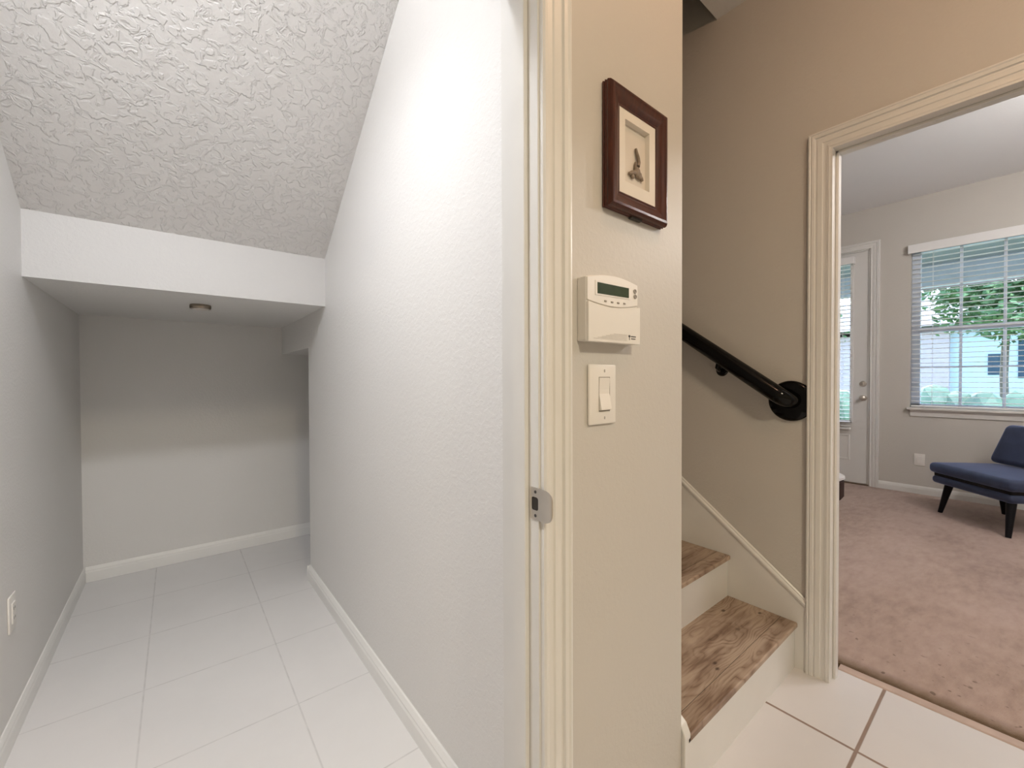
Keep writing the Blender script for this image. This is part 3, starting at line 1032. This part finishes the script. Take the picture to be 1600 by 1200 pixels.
blind('door_blind', 1.264, 1.878, 2.46, .615, DX - .040, 1.236, 1.905, 2.462, 2.54, 'narrow white blind over the glass of the exterior door', .044, .045, .040)

# ------------------------------------------------------------------ window
wd = empty('window_1', (XW + .09, (OY0 + OY1) / 2, OZ0), 'white gridded double hung window of the living room', 'window', kind='structure')
fx0, fx1 = XW + .065, XW + .115
v = MB()
for a in ((OY0, OY0 + .068, OZ0, OZ1), (OY1 - .068, OY1, OZ0, OZ1), (OY0, OY1, OZ0, OZ0 + .035), (OY0, OY1, OZ1 - .05, OZ1)):
    v.box(fx0, fx1, a[0], a[1], a[2], a[3], bevel=.004, seg=1)
v.build('frame', M['vinyl'], wd)
MB().box(fx0 - .012, fx1 - .01, OY0 + .05, OY1 - .05, 1.655, 1.705, bevel=.004, seg=1).build('meeting_rail', M['vinyl'], wd)
mu = MB()
for y in (.432, .152, -.128):
    mu.box(fx0 + .012, fx0 + .028, y - .011, y + .011, OZ0 + .03, OZ1 - .04)
for z in (1.30, 2.10):
    mu.box(fx0 + .014, fx0 + .026, OY0 + .05, OY1 - .05, z - .009, z + .009)
mu.build('muntins', M['vinyl'], wd)
MB().box(fx0 + .018, fx0 + .022, OY0 + .05, OY1 - .05, OZ0 + .03, 1.66).build('glass', M['glass'], wd)
MB().box(fx0 + .030, fx0 + .034, OY0 + .05, OY1 - .05, 1.70, OZ1 - .04).build('glass', M['glass'], wd)
sl = MB()
sl.box(XW - .05, XW + .07, OY0 - .045, OY1 + .02, OZ0 - .024, OZ0, bevel=.005, seg=2)
sl.build('stool', M['trim'], wd)
ap = MB().prism([(XW, OZ0 - .09), (XW - .012, OZ0 - .09), (XW - .014, OZ0 - .05), (XW - .030, OZ0 - .034), (XW - .034, OZ0 - .024), (XW, OZ0 - .024)], OY0 - .03, OY1 - .005, 'Y')
ap.build('apron', M['trim'], wd)
blind('window_blind', OY0 + .012, OY1 - .010, 2.46, OZ0 + .004, XW + .022, OY0 - .03, .800, 2.462, 2.550, 'wide white slatted blind hanging in the living room window', .048, .0485, .075)

# ------------------------------------------------------------------ living room outlet
lo = empty('wall_outlet', (XW, .706, .355), 'square white wall plate below the living room window', 'outlet')
MB().box(XW - .007, XW, .665, .747, .294, .415, bevel=.003, seg=2).build('plate', M['plastic'], lo, smooth=True)
MB().box(XW - .010, XW - .006, .688, .724, .322, .388, bevel=.001, seg=1).build('insert', M['plastic'], lo)

# ------------------------------------------------------------------ blue accent chair
ch = empty('accent_chair', (5.215, .126, .004), 'blue velvet armless accent chair with black splayed legs below the window', 'chair', rz=math.atan2(.73, -.68))
def rbox(dx, dy, dz, c, r, seg=5, crown=0.0, taper=None):
    s = bmesh.new()
    bmesh.ops.create_cube(s, size=1)
    for v_ in s.verts:
        v_.co = Vector((v_.co.x * dx, v_.co.y * dy, v_.co.z * dz))
    bmesh.ops.bevel(s, geom=list(s.edges), offset=r, segments=seg, profile=0.5, affect='EDGES')
    bmesh.ops.subdivide_edges(s, edges=[e_ for e_ in s.edges if e_.calc_length() > .12], cuts=8, use_grid_fill=True)
    for v_ in s.verts:
        if crown and v_.co.z > 0:
            v_.co.z += crown * max(0, 1 - (2 * v_.co.x / dx) ** 2) * max(0, 1 - (2 * v_.co.y / dy) ** 2)
        if taper:
            t = v_.co.z / dz + .5
            v_.co.y *= 1 - taper * t
    m_ = MB()
    bmesh.ops.translate(s, verts=s.verts, vec=Vector(c))
    m_._sub(s)
    return m_
rbox(.56, .726, .088, (0, 0, .388), .034, crown=.016).build('seat_cushion', M['velvet'], ch, smooth=True, angle=80, local=True)
rbox(.535, .69, .066, (0, 0, .288), .028).build('seat_base', M['velvet'], ch, smooth=True, angle=80, local=True)
MB().box(-.25, .25, -.33, .33, .318, .352).build('seat_gap', M['leg'], ch, local=True)
bk = rbox(.115, .66, .345, (0, 0, .172), .045, taper=.22)
bk_m = Matrix.Translation((-.205, 0, .445)) @ Matrix.Rotation(math.radians(-13), 4, 'Y')
bmesh.ops.transform(bk.bm, matrix=bk_m, verts=bk.bm.verts)
bk.build('backrest', M['velvet'], ch, smooth=True, angle=80, local=True)
for (tx, ty, bx, by) in ((.20, -.24, .245, -.275), (.20, .28, .26, .325), (-.20, -.25, -.26, -.29), (-.20, .25, -.26, .29)):
    MB().tube([(tx, ty, .262), (bx, by, .0)], [.030, .016], 18).build('leg', M['leg'], ch, smooth=True, local=True)

# low stool mostly hidden behind the doorway casing
ot = empty('footstool', (4.573, 1.272, .004), 'low dark brown footstool with a white top just past the doorway casing', 'footstool')
MB().lathe([(0, .11), (.225, .11), (.245, .14), (.245, .27), (.225, .285), (0, .285)], (0, 0, 0), n=40).build('body', M['brown'], ot, smooth=True, local=True)
MB().lathe([(0, .283), (.23, .283), (.252, .298), (.25, .315), (.20, .335), (0, .345)], (0, 0, 0), n=40).build('cushion', M['white_fab'], ot, smooth=True, local=True)
for a in (45, 135, 225, 315):
    x, y = .17 * math.cos(math.radians(a)), .17 * math.sin(math.radians(a))
    MB().tube([(x, y, .115), (x * 1.15, y * 1.15, 0)], [.018, .012], 12).build('leg', M['leg'], ot, smooth=True, local=True)

# ------------------------------------------------------------------ outdoors
g = MB().box(XW + .16, 60, -40, 40, -.25, -.12)
struct(g, 'ground', M['lawn'], 'green lawn outside the living room window', 'lawn')
g = MB().box(XW + .16, 8.6, -4, 4.5, -.12, -.03)
struct(g, 'floor_porch', M['concrete'], 'concrete porch slab outside the exterior door', 'porch')
g = MB()
g.box(XW + .16, 8.6, -4, 4.5, 2.80, 2.95)
struct(g, 'ceiling_porch', M['porch'], 'shaded porch ceiling outside the living room window', 'porch ceiling')
g = MB()
g.box(8.45, 8.65, -4, 4.5, 2.50, 2.80)
struct(g, 'trim_3', M['stucco_w'], 'pale beam along the outer edge of the porch', 'beam')

random.seed(7)
def leaves(mb, n, c, r, size):
    bm_ = mb.bm
    for _ in range(n):
        while True:
            p = Vector((random.uniform(-1, 1), random.uniform(-1, 1), random.uniform(-1, 1)))
            if .25 < p.length < 1:
                break
        k = (.72 + .28 * math.sin(p.x * 5 + c[0]) * math.cos(p.y * 6 + p.z * 4))
        p = Vector((p.x * r[0] * k, p.y * r[1] * k, p.z * r[2] * k)) + Vector(c)
        a = Vector((random.gauss(0, 1), random.gauss(0, 1), random.gauss(0, .6))).normalized()
        b_ = a.cross(Vector((random.gauss(0, 1), random.gauss(0, 1), random.gauss(0, 1)))).normalized()
        s_ = size * random.uniform(.6, 1.3)
        q = [p - a * s_, p + b_ * s_ * .45, p + a * s_, p - b_ * s_ * .45]
        vv = [bm_.verts.new(t) for t in q]
        bm_.faces.new((vv[0], vv[1], vv[2]))
        bm_.faces.new((vv[0], vv[2], vv[3]))
for i, (x, y, h, rr, label) in enumerate((
        (13.0, .30, 3.4, (1.9, 2.0, 1.6), 'leafy green tree filling the view through the window blind'),
        (12.4, 4.4, 3.4, (2.0, 1.7, 1.7), 'leafy green tree seen through the exterior door glass'))):
    t = empty('leafy_tree', (x, y, -.12), label, 'tree', 'trees beyond the porch')
    MB().tube([(x, y, -.15), (x + .05, y + .04, 1.2), (x - .03, y, h - .8), (x + .05, y + .1, h + .5)], [.075, .06, .05, .03], 10).build('trunk', M['bark'], t, smooth=True)
    lv = MB()
    leaves(lv, 6500, (x, y, h), rr, .085)
    leaves(lv, 1500, (x - .5, y - .5, h - 1.1), (1.5, 1.4, .6), .08)
    lv.build('foliage', M['leaf'], t)
hd = MB()
for k in range(34):
    hd.ball((10.9 + random.uniform(-.12, .12), -4 + k * .32, .40 + random.uniform(-.05, .08)), (.42, .34, .60), 2)
leaves(hd, 100, (10.9, 1, .5), (.5, 5.4, .6), .06)
for v_ in hd.bm.verts:
    v_.co += Vector((random.uniform(-.03, .03), random.uniform(-.03, .03), random.uniform(-.035, .035)))
tag(hd.build('hedge', M['hedge']), 'long clipped green hedge across the lawn', 'hedge')

hb = empty('neighbour_house', (26, 0, -.12), 'pale two tone house with dark windows beyond the hedge', 'house')
MB().box(25, 29, -7, 2.1, -.12, 3.4).build('wall', M['stucco_w'], hb)
MB().box(24.7, 29, 2.1, 10, -.12, 3.1).build('wing_wall', M['stucco_p'], hb)
MB().box(24.8, 25.0, -7, -.6, -.12, 2.9).build('side_wall', M['stucco_p'], hb)
MB().prism([(24.0, 3.3), (30, 3.3), (27, 5.0)], -7.4, 10.4, 'Y').build('roof', M['roof'], hb)
for (y0, y1, z0, z1) in ((.62, 1.06, 1.28, 2.1), (-.1, .3, 1.15, 2.75), (-2.0, -1.2, 1.1, 2.3), (4.0, 4.9, 1.0, 2.2), (6.5, 7.4, 1.0, 2.2)):
    xx = 24.66 if y0 > 2 else (24.76 if y1 < -.6 else 24.96)
    MB().box(xx, xx + .06, y0, y1, z0, z1).build('window', M['dpane'], hb)
